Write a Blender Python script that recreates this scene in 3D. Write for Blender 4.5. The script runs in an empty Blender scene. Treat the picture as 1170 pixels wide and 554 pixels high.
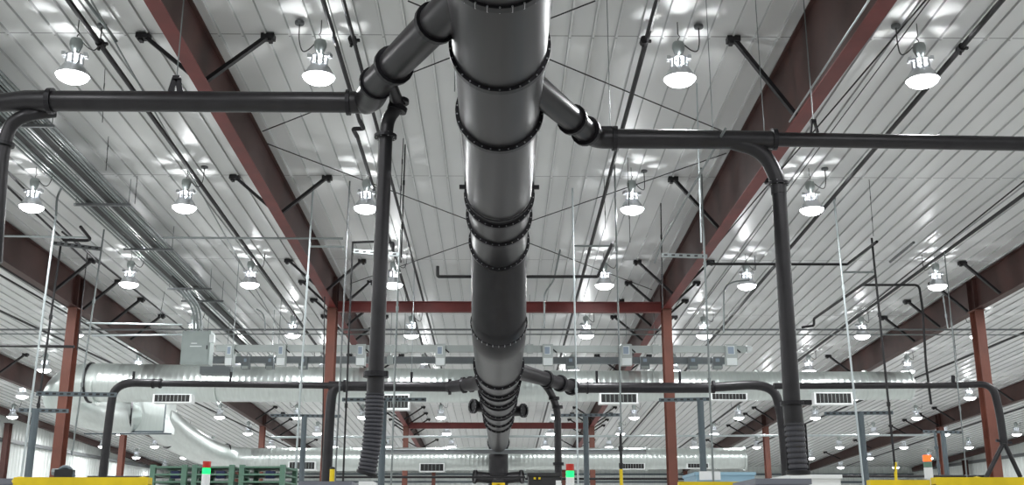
import bpy, bmesh, math, random
from mathutils import Vector, Matrix
random.seed(4)
SC = bpy.context.scene
COL = SC.collection

# ------------------------------------------------------------------ camera, light, exposure
H = 1.6                                   # eye height over the floor
F, PIT, YAW = 1213.0, math.radians(15.2), math.radians(0.72)
cam_d = bpy.data.cameras.new('camera'); cam = bpy.data.objects.new('camera', cam_d); COL.objects.link(cam)
cam_d.sensor_width = 36; cam_d.lens = 36 * F / 1170; cam_d.clip_start = .05; cam_d.clip_end = 300
cam.location = (0, 0, H); cam.rotation_euler = (math.radians(90) + PIT, 0, -YAW)
SC.camera = cam
SC.view_settings.view_transform = 'Standard'; SC.view_settings.look = 'None'
SC.view_settings.gamma = 1; SC.view_settings.use_curve_mapping = False
SC.view_settings.exposure = -1.24
W = bpy.data.worlds.new('world'); SC.world = W; W.use_nodes = True
W.node_tree.nodes['Background'].inputs[0].default_value = (.8, .85, .9, 1)
W.node_tree.nodes['Background'].inputs[1].default_value = .05
LAMP_W, TOP_W = 150.0, 60.0                # downward light of a lamp, light leaking from its vented neck
LENS_E = 30.0
LAMP_COL = (.975, .99, 1.0)

# ------------------------------------------------------------------ measuring helpers: a sight line met with a plane of the building
RA, RB = 6.86, .047                       # underside of the roof, over eye height: RA - RB * y
def ray(px, py):
    a = (px - 585) / F; b = (277 - py) / F
    cp, sp = math.cos(PIT), math.sin(PIT)
    d = cp - b * sp; z = sp + b * cp
    c, s = math.cos(YAW), math.sin(YAW)
    return (a * c + d * s, -a * s + d * c, z)
def PY(px, py, Y):
    r = ray(px, py); t = Y / r[1]; return Vector((r[0] * t, Y, r[2] * t + H))
def PZ(px, py, z):                        # z over the floor
    r = ray(px, py); t = (z - H) / r[2]; return Vector((r[0] * t, r[1] * t, z))
def PR(px, py, drop=0.0, a=RA, b=RB):
    r = ray(px, py); t = (a - drop) / (r[2] + b * r[1]); return Vector((r[0] * t, r[1] * t, r[2] * t + H))
def roof(y): return H + RA - RB * y
def pj(x, y, z):
    z -= H; c, s = math.cos(YAW), math.sin(YAW)
    xc = x * c - y * s; d = x * s + y * c; cp, sp = math.cos(PIT), math.sin(PIT)
    return 585 + F * xc / (d * cp + z * sp), 277 - F * (z * cp - d * sp) / (d * cp + z * sp)

# ------------------------------------------------------------------ materials
def mat(name, col, rough=.5, metal=0., emit=0., noise=0., nscale=6., spec=.5, coat=0., stretch=None, bump=0.):
    m = bpy.data.materials.new(name); m.use_nodes = True
    nt = m.node_tree; b = nt.nodes['Principled BSDF']
    b.inputs['Base Color'].default_value = (*col, 1)
    b.inputs['Roughness'].default_value = rough; b.inputs['Metallic'].default_value = metal
    b.inputs['Specular IOR Level'].default_value = spec; b.inputs['Coat Weight'].default_value = coat
    if emit:
        b.inputs['Emission Color'].default_value = (*col, 1); b.inputs['Emission Strength'].default_value = emit
    if noise or bump:
        tc = nt.nodes.new('ShaderNodeTexCoord'); mp = nt.nodes.new('ShaderNodeMapping')
        nt.links.new(tc.outputs['Object'], mp.inputs[0])
        if stretch: mp.inputs['Scale'].default_value = stretch
        n = nt.nodes.new('ShaderNodeTexNoise'); n.inputs['Scale'].default_value = nscale; n.inputs['Detail'].default_value = 5
        nt.links.new(mp.outputs[0], n.inputs[0])
        if noise:
            r = nt.nodes.new('ShaderNodeValToRGB')
            r.color_ramp.elements[0].position = .3; r.color_ramp.elements[1].position = .7
            r.color_ramp.elements[0].color = (*[c * (1 - noise) for c in col], 1)
            r.color_ramp.elements[1].color = (*[min(1, c * (1 + noise)) for c in col], 1)
            nt.links.new(n.outputs['Fac'], r.inputs[0]); nt.links.new(r.outputs[0], b.inputs['Base Color'])
        if bump:
            u = nt.nodes.new('ShaderNodeBump'); u.inputs['Strength'].default_value = bump; u.inputs['Distance'].default_value = .02
            nt.links.new(n.outputs['Fac'], u.inputs['Height']); nt.links.new(u.outputs[0], b.inputs['Normal'])
    return m
M = {}
M['duct'] = mat('painted_duct', (.027, .0255, .028), .37, .4, noise=.18, nscale=1.2, stretch=(4, .4, 4))
M['ring'] = mat('flange_steel', (.018, .017, .02), .45, .5)
M['bolt'] = mat('bolt_zinc', (.5, .5, .52), .3, .9)
M['hose'] = mat('ribbed_hose', (.05, .05, .06), .55)
M['galv'] = mat('galvanised', (.66, .71, .69), .32, .88, noise=.05, nscale=3, stretch=(6, 1, 1))
M['alu'] = mat('spun_aluminium', (.8, .82, .85), .28, .9)
M['alurod'] = mat('bright_rod', (.5, .55, .56), .45, .5)
M['flange'] = mat('red_flange', (.15, .022, .019), .5, noise=.2, nscale=2)
M['red'] = mat('red_oxide_primer', (.056, .021, .017), .55, noise=.25, nscale=2)
M['rust'] = mat('orange_primer', (.14, .045, .029), .55, noise=.2, nscale=2)
M['iron'] = mat('black_iron', (.02, .019, .021), .5, .3)
M['greypipe'] = mat('grey_pipe', (.16, .17, .175), .45, .5)
M['conduit'] = mat('conduit', (.24, .265, .265), .4, .6)
M['enclosure'] = mat('enclosure_paint', (.33, .38, .37), .5, noise=.05)
M['busgrey'] = mat('bus_grey', (.4, .44, .43), .45, .2)
M['busdark'] = mat('bus_dark', (.17, .19, .2), .5, .2)
M['plug'] = mat('plug_white', (.75, .8, .8), .5)
M['plugblue'] = mat('plug_label', (.3, .37, .46), .5)
M['slot'] = mat('dark_opening', (.02, .02, .02), .8)
M['white'] = mat('white_paint', (.8, .82, .82), .45)
M['wall'] = mat('wall_panel', (.72, .76, .74), .4)
M['floor'] = mat('concrete', (.44, .44, .43), .6, noise=.12, nscale=.6)
M['yellow'] = mat('yellow_guard', (.75, .55, .01), .45, noise=.1)
M['green'] = mat('green_machine', (.12, .23, .17), .5, noise=.1)
M['blue'] = mat('blue_enamel', (.05, .06, .2), .5)
M['paleblue'] = mat('pale_blue_panel', (.3, .48, .6), .4)
M['black'] = mat('black_panel', (.02, .02, .022), .5)
M['post'] = mat('slate_post', (.1, .125, .14), .5, .3)
M['cord'] = mat('cord', (.05, .05, .05), .5)
M['lens'] = mat('lamp_lens', LAMP_COL, emit=LENS_E)
M['ledgreen'] = mat('green_beacon', (.01, .9, .2), emit=2.2)
M['ledred'] = mat('red_beacon_off', (.5, .03, .02), .3)
M['ledorange'] = mat('orange_beacon', (1, .13, .02), emit=3)
M['deck'] = mat('grey_blue_deck', (.16, .17, .2), .5)

def ceiling_mat():
    m = mat('roof_liner', (.66, .66, .655), .4, spec=.5)
    nt = m.node_tree; b = nt.nodes['Principled BSDF']
    tc = nt.nodes.new('ShaderNodeTexCoord'); sx = nt.nodes.new('ShaderNodeSeparateXYZ'); nt.links.new(tc.outputs['Object'], sx.inputs[0])
    # end laps of the panels, every 5.02 m along the slope
    a = nt.nodes.new('ShaderNodeMath'); a.operation = 'ADD'; a.inputs[1].default_value = -12.7 + 50.2
    f = nt.nodes.new('ShaderNodeMath'); f.operation = 'MODULO'; f.inputs[1].default_value = 5.02
    l = nt.nodes.new('ShaderNodeMath'); l.operation = 'LESS_THAN'; l.inputs[1].default_value = .022
    nt.links.new(sx.outputs['Y'], a.inputs[0]); nt.links.new(a.outputs[0], f.inputs[0]); nt.links.new(f.outputs[0], l.inputs[0])
    n = nt.nodes.new('ShaderNodeTexNoise'); n.inputs['Scale'].default_value = .8; n.inputs['Detail'].default_value = 4
    nt.links.new(tc.outputs['Object'], n.inputs[0])
    r = nt.nodes.new('ShaderNodeValToRGB'); r.color_ramp.elements[0].color = (.68, .69, .69, 1); r.color_ramp.elements[1].color = (.77, .78, .77, 1)
    nt.links.new(n.outputs['Fac'], r.inputs[0])
    mx = nt.nodes.new('ShaderNodeMix'); mx.data_type = 'RGBA'
    mx.inputs['B'].default_value = (.3, .3, .3, 1)
    nt.links.new(l.outputs[0], mx.inputs['Factor']); nt.links.new(r.outputs[0], mx.inputs['A'])
    nt.links.new(mx.outputs['Result'], b.inputs['Base Color'])
    n2 = nt.nodes.new('ShaderNodeTexNoise'); n2.inputs['Scale'].default_value = 2.2
    nt.links.new(tc.outputs['Object'], n2.inputs[0])
    u = nt.nodes.new('ShaderNodeBump'); u.inputs['Strength'].default_value = .12; u.inputs['Distance'].default_value = .03
    nt.links.new(n2.outputs['Fac'], u.inputs['Height']); nt.links.new(u.outputs[0], b.inputs['Normal'])
    return m
M['roof'] = ceiling_mat()

# ------------------------------------------------------------------ mesh helpers
def BM(): return bmesh.new()
def obj(name, bm, m, parent=None, smooth=False, origin=None):
    bmesh.ops.recalc_face_normals(bm, faces=bm.faces)
    me = bpy.data.meshes.new(name)
    off = Vector((0, 0, 0))
    if parent is None:
        if origin is None and bm.verts:
            xs = [v.co for v in bm.verts]
            origin = Vector((sum(v.x for v in xs) / len(xs), sum(v.y for v in xs) / len(xs), min(v.z for v in xs)))
        off = Vector(origin) if origin is not None else off
    else:
        off = parent_world(parent)
    for v in bm.verts: v.co -= off
    if smooth:
        for f in bm.faces: f.smooth = True
    bm.to_mesh(me); bm.free()
    for mm in (m if isinstance(m, (list, tuple)) else [m]): me.materials.append(mm)
    if smooth: 
        try: me.set_sharp_from_angle(angle=math.radians(40))
        except Exception: pass
    o = bpy.data.objects.new(name, me); COL.objects.link(o)
    if parent is None: o.location = off
    else: o.parent = parent
    return o
def parent_world(p):
    v = Vector(p.location)
    while p.parent: p = p.parent; v += Vector(p.location)
    return v
def tag(o, label, cat, group=None, kind=None):
    o['label'] = label; o['category'] = cat
    if group: o['group'] = group
    o['kind'] = kind or 'thing'
    return o
def thing(name, label, cat, loc, group=None):
    o = bpy.data.objects.new(name, None); COL.objects.link(o); o.location = loc; o.empty_display_size = .1
    return tag(o, label, cat, group)
def struct(name, bm, m, **k):
    o = obj(name, bm, m, **k); o['kind'] = 'structure'; return o

def box(bm, lo, hi, mi=0):
    lo, hi = Vector(lo), Vector(hi)
    v = [bm.verts.new((x, y, z)) for x in (lo.x, hi.x) for y in (lo.y, hi.y) for z in (lo.z, hi.z)]
    for q in ((0, 1, 3, 2), (4, 6, 7, 5), (0, 4, 5, 1), (2, 3, 7, 6), (0, 2, 6, 4), (1, 5, 7, 3)):
        f = bm.faces.new([v[i] for i in q]); f.material_index = mi
def cbox(bm, c, d, mi=0):
    c = Vector(c); d = Vector(d) / 2; box(bm, c - d, c + d, mi)
def frame_of(d, up=Vector((0, 0, 1))):
    d = d.normalized()
    if abs(d.dot(up)) > .98: up = Vector((0, 1, 0))
    u = d.cross(up).normalized(); w = u.cross(d).normalized()
    return u, w
def bar(bm, a, b, wd, ht, mi=0):                      # straight bar of rectangular section
    a, b = Vector(a), Vector(b); u, w = frame_of(b - a)
    vs = []
    for p in (a, b):
        vs.append([bm.verts.new(p + u * sx * wd / 2 + w * sz * ht / 2) for sx, sz in ((-1, -1), (1, -1), (1, 1), (-1, 1))])
    for i in range(4):
        f = bm.faces.new([vs[0][i], vs[0][(i + 1) % 4], vs[1][(i + 1) % 4], vs[1][i]]); f.material_index = mi
    bm.faces.new(vs[0]).material_index = mi; bm.faces.new(vs[1][::-1]).material_index = mi
def tube(bm, pts, r, seg=12, cap=True, mi=0):
    pts = [Vector(p) for p in pts]; n = len(pts)
    rs = list(r) if isinstance(r, (list, tuple)) else [r] * n
    if len(rs) != n:
        k = len(rs) - 1; rs = [rs[int(i * k / (n - 1))] * (1 - (i * k / (n - 1)) % 1) + rs[min(k, int(i * k / (n - 1)) + 1)] * ((i * k / (n - 1)) % 1) for i in range(n)]
    tang = []
    for i in range(n):
        t = Vector((0, 0, 0))
        if i: t += (pts[i] - pts[i - 1]).normalized()
        if i < n - 1: t += (pts[i + 1] - pts[i]).normalized()
        tang.append(t.normalized() if t.length > 1e-6 else (pts[min(i + 1, n - 1)] - pts[max(i - 1, 0)]).normalized())
    u, w = frame_of(tang[0]); rings = []
    for i in range(n):
        t = tang[i]; u = (u - t * u.dot(t)).normalized(); w = t.cross(u).normalized()
        rings.append([bm.verts.new(pts[i] + (u * math.cos(a) + w * math.sin(a)) * rs[i]) for a in [2 * math.pi * k / seg for k in range(seg)]])
    for i in range(n - 1):
        for k in range(seg):
            f = bm.faces.new([rings[i][k], rings[i][(k + 1) % seg], rings[i + 1][(k + 1) % seg], rings[i + 1][k]]); f.material_index = mi
    if cap:
        bm.faces.new(rings[0][::-1]).material_index = mi; bm.faces.new(rings[-1]).material_index = mi
def smooth_path(pts, rad, n=6):                       # rounds the inner corners of a polyline
    pts = [Vector(p) for p in pts]; out = [pts[0]]
    for i in range(1, len(pts) - 1):
        a, b, c = pts[i - 1], pts[i], pts[i + 1]
        d1 = min(rad, (a - b).length * .48); d2 = min(rad, (c - b).length * .48)
        p0 = b + (a - b).normalized() * d1; p1 = b + (c - b).normalized() * d2
        for k in range(n + 1):
            t = k / n; out.append(p0 * (1 - t) ** 2 + b * 2 * t * (1 - t) + p1 * t ** 2)
    return out + [pts[-1]]
def lathe(bm, prof, c=(0, 0, 0), seg=20, mi=0, cap=False):
    c = Vector(c); rings = []
    for r, z in prof:
        rings.append([bm.verts.new(c + Vector((r * math.cos(2 * math.pi * k / seg), r * math.sin(2 * math.pi * k / seg), z))) for k in range(seg)])
    for i in range(len(rings) - 1):
        for k in range(seg):
            bm.faces.new([rings[i][k], rings[i][(k + 1) % seg], rings[i + 1][(k + 1) % seg], rings[i + 1][k]]).material_index = mi
    if cap:
        bm.faces.new(rings[0][::-1]).material_index = mi; bm.faces.new(rings[-1]).material_index = mi
def ring_bm(c, axis, r_in, r_out, th, bolts=0, seg=40, bolt_r=.012):
    bm = BM(); c = Vector(c); ax = Vector(axis).normalized(); u, w = frame_of(ax); R = []
    for (r, s) in ((r_in, -1), (r_out, -1), (r_out, 1), (r_in, 1)):
        R.append([bm.verts.new(c + ax * s * th / 2 + (u * math.cos(a) + w * math.sin(a)) * r) for a in [2 * math.pi * k / seg for k in range(seg)]])
    for j in range(4):
        for k in range(seg):
            bm.faces.new([R[j][k], R[j][(k + 1) % seg], R[(j + 1) % 4][(k + 1) % seg], R[(j + 1) % 4][k]])
    rm = (r_in + r_out) / 2 + .006
    for k in range(bolts):
        a = 2 * math.pi * (k + .5) / bolts; p = c + (u * math.cos(a) + w * math.sin(a)) * rm
        tube(bm, [p - ax * (th / 2 + bolt_r), p + ax * (th / 2 + bolt_r)], bolt_r, 6, True, 1)
    return bm

# ------------------------------------------------------------------ the building shell
XL, XR, YB, YF = -20.15, 25.4, 65.5, -14.0
def ribbed_ceiling():
    bm = BM(); prof = []
    x = XL
    p = .305
    while x < XR + .2:
        prof += [(x, 0), (x + .01, -.03), (x + .034, -.03), (x + .044, 0)]
        x += p
    rows = [[bm.verts.new((px, y, roof(y) + dz)) for px, dz in prof] for y in (YF, YB)]
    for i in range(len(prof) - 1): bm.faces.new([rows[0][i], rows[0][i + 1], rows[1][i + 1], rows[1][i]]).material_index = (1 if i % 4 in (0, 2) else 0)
    # roof skin above, so that the ceiling has thickness
    t = [bm.verts.new((x, y, roof(y) + .12)) for x, y in ((XL, YF), (XR + .3, YF), (XR + .3, YB), (XL, YB))]
    bm.faces.new(t)
    return bm
o = struct('ceiling', ribbed_ceiling(), [M['roof'], mat('rib_side_shade', (.46, .47, .47), .45)], origin=(0, 0, 0))  # second, greyer material paints the shade on the side faces of the ribs
o['label'] = 'white ribbed metal roof panels sloping away'
bm = BM(); box(bm, (XL, YF, -.2), (XR, YB, 0)); struct('floor', bm, M['floor'])
def wall_bm(x0, x1, y0, y1, along_y):
    bm = BM()
    if along_y:
        n = int((y1 - y0) / .3); top = lambda y: roof(y) - .001
        s = 1 if x0 < 0 else -1; prof = []
        for i in range(n):
            y = y0 + i * (y1 - y0) / n
            prof += [(x0, y), (x0 + s * .03, y + .03), (x0 + s * .03, y + .09), (x0, y + .12)]
        prof.append((x0, y1))
        lo = [bm.verts.new((a, b, 0)) for a, b in prof]; hi = [bm.verts.new((a, b, top(b))) for a, b in prof]
    else:
        n = int((x1 - x0) / .3); prof = []
        for i in range(n):
            x = x0 + i * (x1 - x0) / n
            prof += [(x, y0), (x + .03, y0 - .03), (x + .09, y0 - .03), (x + .12, y0)]
        prof.append((x1, y0))
        lo = [bm.verts.new((a, b, 0)) for a, b in prof]; hi = [bm.verts.new((a, b, roof(b) - .001)) for a, b in prof]
    for i in range(len(prof) - 1): bm.faces.new([lo[i], lo[i + 1], hi[i + 1], hi[i]])
    return bm
struct('wall_left', wall_bm(XL, 0, YF, YB, True), M['wall'])
struct('wall_right', wall_bm(XR, 0, YF, YB, True), M['wall'])
struct('wall_back', wall_bm(XL, XR, YB, YB, False), M['wall'])
bm = BM(); box(bm, (XL, YF - .2, 0), (XR, YF, roof(YF))); struct('wall_front', bm, M['wall'])
# girts and eave strips on the walls
n = 1
for zz in (3.55 + H, .6 + H):
    for x0, x1 in ((XL + .03, XL + .2), (XR - .2, XR - .03)):
        bm = BM(); box(bm, (x0, 5, zz - .07), (x1, YB - .05, zz + .07)); struct('trim_%d' % n, bm, M['greypipe']); n += 1
for zz in (3.3 + H, 2.85 + H, 2.35 + H):
    bm = BM(); box(bm, (XL + .3, YB - .2, zz - .05), (XR - .3, YB - .04, zz + .05)); struct('trim_%d' % n, bm, M['post']); n += 1

# ------------------------------------------------------------------ rafters, columns, struts
def zfl(y, X=0):
    k = {-3.83: .052, 3.87: .012}.get(X, .0375) if y < 24.1 else .0375
    return H + 4.946 + k * (24.1 - y)               # underside of the rafters
ORD = ['nearest', 'second', 'third', 'fourth', 'fifth', 'sixth', 'seventh', 'eighth', 'ninth', 'tenth', 'eleventh', 'twelfth']
BRACE_Y = [12.7, 17.72, 22.75, 24.45, 26.1, 27.8, 32.8, 37.8, 42.9, 44.5, 46.2, 47.9, 52.9, 57.9]
def rafter(X, label, y0=4.5, half=.095):
    t = thing('roof_beam', label, 'beam', (X, y0, zfl(y0, X)), 'red steel beams under the roof')
    bm = BM(); v = []
    for s in (-.012, .012):
        v.append([bm.verts.new((X + s, y, z)) for y, z in ((y0, zfl(y0, X)), (24.1, zfl(24.1)), (YB - .3, zfl(YB, X)), (YB - .3, roof(YB) - .05), (24.1, roof(24.1) - .05), (y0, roof(y0) - .05))])
    bm.faces.new(v[0]); bm.faces.new(v[1][::-1])
    for i in range(6): bm.faces.new([v[0][i], v[0][(i + 1) % 6], v[1][(i + 1) % 6], v[1][i]])
    obj('web', bm, M['red'], t)
    for nm, zf, hh in (('bottom_flange', lambda y: zfl(y, X), half), ('top_flange', lambda y: roof(y) - .045, .07)):
        bm = BM(); bar(bm, (X, y0, zf(y0)), (X, 24.1, zf(24.1)), hh * 2, .02); bar(bm, (X, 24.1, zf(24.1)), (X, YB - .3, zf(YB)), hh * 2, .02); obj(nm, bm, M['flange' if abs(X) < 5 and nm[0] == 'b' else 'red'], t)
    for by in BRACE_Y:
        for s in (-1, 1):
            if X + s * .79 < XL + .3 or X + s * .79 > XR - .3: continue
            top = Vector((X + s * .79, by, roof(by) - .05)); lo = Vector((X + s * .05, by, zfl(by, X) + .06))
            bm = BM(); bar(bm, top, lo, .075, .05); b = obj('brace', bm, M['iron'], t)
            bm = BM(); cbox(bm, top + Vector((s * .02, 0, .0)), (.17, .13, .07)); cbox(bm, top + Vector((s * .05, 0, -.03)), (.05, .1, .08)); obj('clip', bm, M['iron'], b)
    for yc in (24.1, 44.5, 64.3):
        for dy in (-.16, .16):
            bm = BM(); box(bm, (X - .1, yc + dy - .01, zfl(yc + dy, X) + .01), (X + .1, yc + dy + .01, roof(yc) - .06)); obj('stiffener', bm, M['red'], t)
    return t
RAF = {-15.45: 'brown steel roof beam nearest the left wall', -9.75: 'brown steel roof beam crossing the far left, over the leftmost near column',
       -3.83: 'red-edged steel roof beam just left of the main duct', 3.87: 'red-edged steel roof beam just right of the main duct',
       11.1: 'brown steel roof beam on the right, over the rightmost near column', 18.4: 'brown steel roof beam second from the right wall'}
for X, l in RAF.items(): rafter(X, l)
def column(X, Y, label, m='rust', w=.2, d=.3, top=None):
    top = top or zfl(Y) - .01
    t = thing('steel_column', label, 'column', (X, Y, 0), 'red steel columns')
    bm = BM(); box(bm, (X - .008, Y - d / 2, .02), (X + .008, Y + d / 2, top - .02)); obj('web', bm, M[m], t)
    for s in (-1, 1):
        bm = BM(); cbox(bm, (X, Y + s * d / 2, top / 2), (w, .018, top - .04)); obj('flange', bm, M[m], t)
    bm = BM(); cbox(bm, (X, Y, .01), (w + .1, d + .1, .02)); obj('base_plate', bm, M[m], t)
    bm = BM(); cbox(bm, (X, Y, top - .01), (w + .04, d + .1, .02)); obj('cap_plate', bm, M[m], t)
COLN = {-15.45: 'by the left wall', -9.75: 'under the far left roof beam', -3.83: 'left of the main duct', 3.87: 'right of the main duct', 11.1: 'under the right roof beam', 18.4: 'near the right wall'}
for Y, row in ((24.1, 'near row'), (44.5, 'middle row'), (64.3, 'farthest row')):
    for X, w in COLN.items():
        if abs(pj(X, Y, 4)[0] - 585) > 640: continue
        column(X, Y, 'rust red steel column %s, %s' % (w, row))
for i, Y in enumerate((30.8, 43.6, 54.8)):
    column(XL + .35, Y, 'dark red end wall column on the left wall, %s' % ('nearest', 'second along', 'third along')[i], 'red')
    if Y > 40: column(XR - .35, Y + 3, 'dark red end wall column on the right wall, %s' % ('', 'nearer one', 'farther one')[i], 'red')
for Y, pyt, pyb, nm in ((24.1, 345.5, 356.5, 'near'), (44.5, 483, 489.5, 'far')):
    zt, zb = PY(571, pyt, Y).z, PY(571, pyb, Y).z
    t = thing('strut_beam', 'dark red cross beam between the two %s centre columns, behind the duct' % nm, 'beam', (0, Y, zb))
    bm = BM(); box(bm, (-3.72, Y - .008, zb), (3.76, Y + .008, zt)); obj('web', bm, M['flange'], t)
    for nm2, z in (('bottom_flange', zb), ('top_flange', zt)):
        bm = BM(); cbox(bm, (0.02, Y, z), (7.48, .16, .016)); obj(nm2, bm, M['flange'], t)
# end wall rafters
for X, s in ((XL + .3, 'left'), (XR - .3, 'right')):
    bm = BM(); bar(bm, (X, 6, roof(6) - .22), (X, YB - .2, roof(YB) - .2), .16, .26)
    tag(obj('wall_beam', bm, M['red']), 'dark steel beam along the top of the %s wall' % s, 'beam')
# rod bracing in the roof plane of the centre bay
for (p, q, l) in (((300, 150), (680, 1), 'thin brace rod rising to the right, passing behind the top of the main duct'),
                  ((466, 1), (836, 154), 'thin brace rod falling to the right from the duct top'),
                  ((305, 164), (745, 331), 'thin brace rod falling to the right behind the ringed middle of the duct'),
                  ((830, 175), (400, 324), 'thin brace rod rising to the right behind the ringed middle of the duct')):
    bm = BM(); tube(bm, [PR(*p, .17), PR(*q, .17)], .009, 6); tag(obj('brace_rod', bm, M['iron']), l, 'rod', 'roof bracing rods')

# ------------------------------------------------------------------ high bay lamps
LX = [-4.19, -3.64, -3.03, -2.41, -1.745, -1.177, -.5, .5, 1.177, 2.087, 2.755, 3.64, 4.33, 5.03]
LXN = ['by the left wall, left one', 'by the left wall, right one', 'in second bay left of duct, left one', 'in second bay left of duct, right one',
       'in first bay left of duct bay, left one', 'in first bay left of duct bay, right one', 'just left of the main duct', 'just right of the main duct',
       'in first bay right of duct bay, left one', 'in first bay right of duct bay, right one', 'in second bay right, left one', 'in second bay right, right one',
       'by the right wall, left one', 'by the right wall, right one']
S = 4.54
def lens_z(y): return H + 5.98 - .0396 * y
def build_lamp():
    t = thing('high_bay_lamp', 'x', 'lamp', (0, 0, 0), 'high bay lamps under the roof')
    # spun reflector: bell open below
    bm = BM(); lathe(bm, [(.205, 0), (.2, .012), (.185, .04), (.15, .1), (.115, .15), (.095, .17), (.09, .168), (.108, .145), (.142, .095), (.178, .036), (.195, .006), (.205, 0)], seg=24)
    obj('reflector', bm, M['alu'], t, True)
    bm = BM(); lathe(bm, [(.2, .01), (.185, -.025), (.15, -.055), (.1, -.078), (.05, -.09), (.003, -.094)], seg=24, cap=False); obj('lens', bm, M['lens'], t, True)
    # vented neck: uprights between the reflector and the ballast housing
    bm = BM()
    for k in range(8):
        a = 2 * math.pi * k / 8; c, s = math.cos(a), math.sin(a)
        tube(bm, [(c * .1, s * .1, .16), (c * .1, s * .1, .27)], .016, 6)
    lathe(bm, [(.112, .265), (.112, .28), (.08, .28), (.08, .265), (.112, .265)], seg=16)
    for k in range(5):
        a = 2 * math.pi * (k + .3) / 5; bar(bm, (math.cos(a) * .02, math.sin(a) * .02, .3), (math.cos(a) * .085, math.sin(a) * .085, .278), .026, .02)
    obj('vented_neck', bm, M['alu'], t)
    bm = BM(); lathe(bm, [(.012, .30), (.035, .31), (.06, .36), (.08, .42), (.08, .47), (.07, .5), (.035, .515), (.012, .52)], seg=16, cap=True)
    obj('ballast_housing', bm, M['busgrey'], t, True)
    bm = BM()
    for s in (-1, 1): box(bm, (s * .13 - .022, -.05, .262), (s * .13 + .022, .05, .315))
    box(bm, (-.15, -.02, .285), (.15, .02, .3)); obj('bracket', bm, M['alu'], t)
    bm = BM(); tube(bm, smooth_path([(0, 0, .51), (0, 0, .56), (.03, 0, .585), (0, 0, .61), (0, 0, .82)], .02, 3), .006, 6); obj('hook', bm, M['iron'], t)
    c = bpy.data.curves.new('cord', 'CURVE')
    bm = BM(); tube(bm, smooth_path([(.07, 0, .47), (.16, 0, .38), (.24, 0, .36), (.27, .05, .5), (.27, .06, .78)], .08, 5), .008, 6); obj('cord', bm, M['cord'], t)
    bm = BM(); lathe(bm, [(.055, .72), (.06, .73), (.06, .76), (.03, .775)], (.27, .06, 0), 12, cap=True); obj('junction_box', bm, M['greypipe'], t)
    return t
dl = bpy.data.lights.new('lamp_light', 'AREA'); dl.shape = 'DISK'; dl.size = .36; dl.energy = LAMP_W; dl.color = LAMP_COL
pl = bpy.data.lights.new('neck_light', 'POINT'); pl.shadow_soft_size = .01; pl.energy = TOP_W; pl.color = LAMP_COL
lamp0 = build_lamp(); first = True
ROWN = ORD
for r in range(-2, 12):
    Y = (2.718 + 1.093 * (r - 1)) * S
    for i, lx in enumerate(LX):
        X = lx * S; z = lens_z(Y)
        if r < 10 or i % 2 == 0:
            o = bpy.data.objects.new('lamp_light', dl); COL.objects.link(o); o.location = (X, Y, z - .1)
        px, py = pj(X, Y, z + .1)
        if r < 1 or px < -25 or px > 1195: continue
        if first: t = lamp0; ch = []
        else:
            t = lamp0.copy(); COL.objects.link(t)
            for c in lamp0.children:
                if r > 8 and c.name.split('.')[0] in ('cord', 'junction_box'): continue
                d = c.copy(); COL.objects.link(d); d.parent = t
        first = False
        t.location = (X, Y, z); t.rotation_euler = (0, 0, math.radians(random.choice((0, 12, -10, 170, 20)) + random.uniform(-8, 8)))
        t['label'] = 'lit bell-shaped lamp %s, %s row away' % (LXN[i], ROWN[r - 1])
        if r <= 6:
            o = bpy.data.objects.new('neck_light', pl); COL.objects.link(o); o.location = (X, Y, z + .2)
#BUILD2
# ------------------------------------------------------------------ main duct
ZA = 4.26 + H                                          # axis height of its near run
def yaw_x(y): return 0.0
def duct_part(t, name, pts, r, seg=40, m='duct', par=None):
    bm = BM(); tube(bm, pts, r, seg); return obj(name, bm, M[m], par or t, True)
def flange(t, c, ax, r_body, lip=.045, th=.035, bolts=28, bolt_r=.007, name='bolted_flange'):
    return obj(name, ring_bm(c, ax, r_body - .005, r_body + lip, th, bolts, 40 if r_body > .2 else 20, bolt_r), [M['ring'], M['bolt']], t)
md = thing('main_duct', 'huge dark grey round duct with bolted rings running down the centre', 'duct', (0, 6.0, ZA - .43))
R0 = .44
def ybot(py, z=ZA - .46): return PZ(571, py, z).y
RY = [4.2, ybot(12), ybot(106), ybot(174), ybot(261), ybot(282), ybot(309)]   # ring stations of the level run
rr = [R0 + .004, R0 + .002, R0 - .008, R0 - .018, R0 - .02, R0 - .02, R0 - .018]
for i in range(len(RY) - 1):
    duct_part(md, 'duct_section', [(0, RY[i], ZA), (0, RY[i + 1], ZA)], [rr[i] + (.0 if i != 3 else 0), rr[i + 1]])
for i, y in enumerate(RY[1:]): flange(md, (0, y, ZA), (0, 1, 0), rr[i + 1], .465 - rr[i + 1], .075, 30, .008)
# thin clamp band with two draw bolts just before the fifth ring
yb = ybot(252, ZA - .43)
bm = ring_bm((0, yb, ZA), (0, 1, 0), R0 - .012, R0 + .008, .02, 0); obj('clamp_band', bm, M['ring'], md)
for s in (-1, 1):
    bm = BM(); cbox(bm, (s * (R0 + .03), yb, ZA + .02), (.09, .04, .05)); obj('clamp_lug', bm, M['ring'], md)
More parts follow.
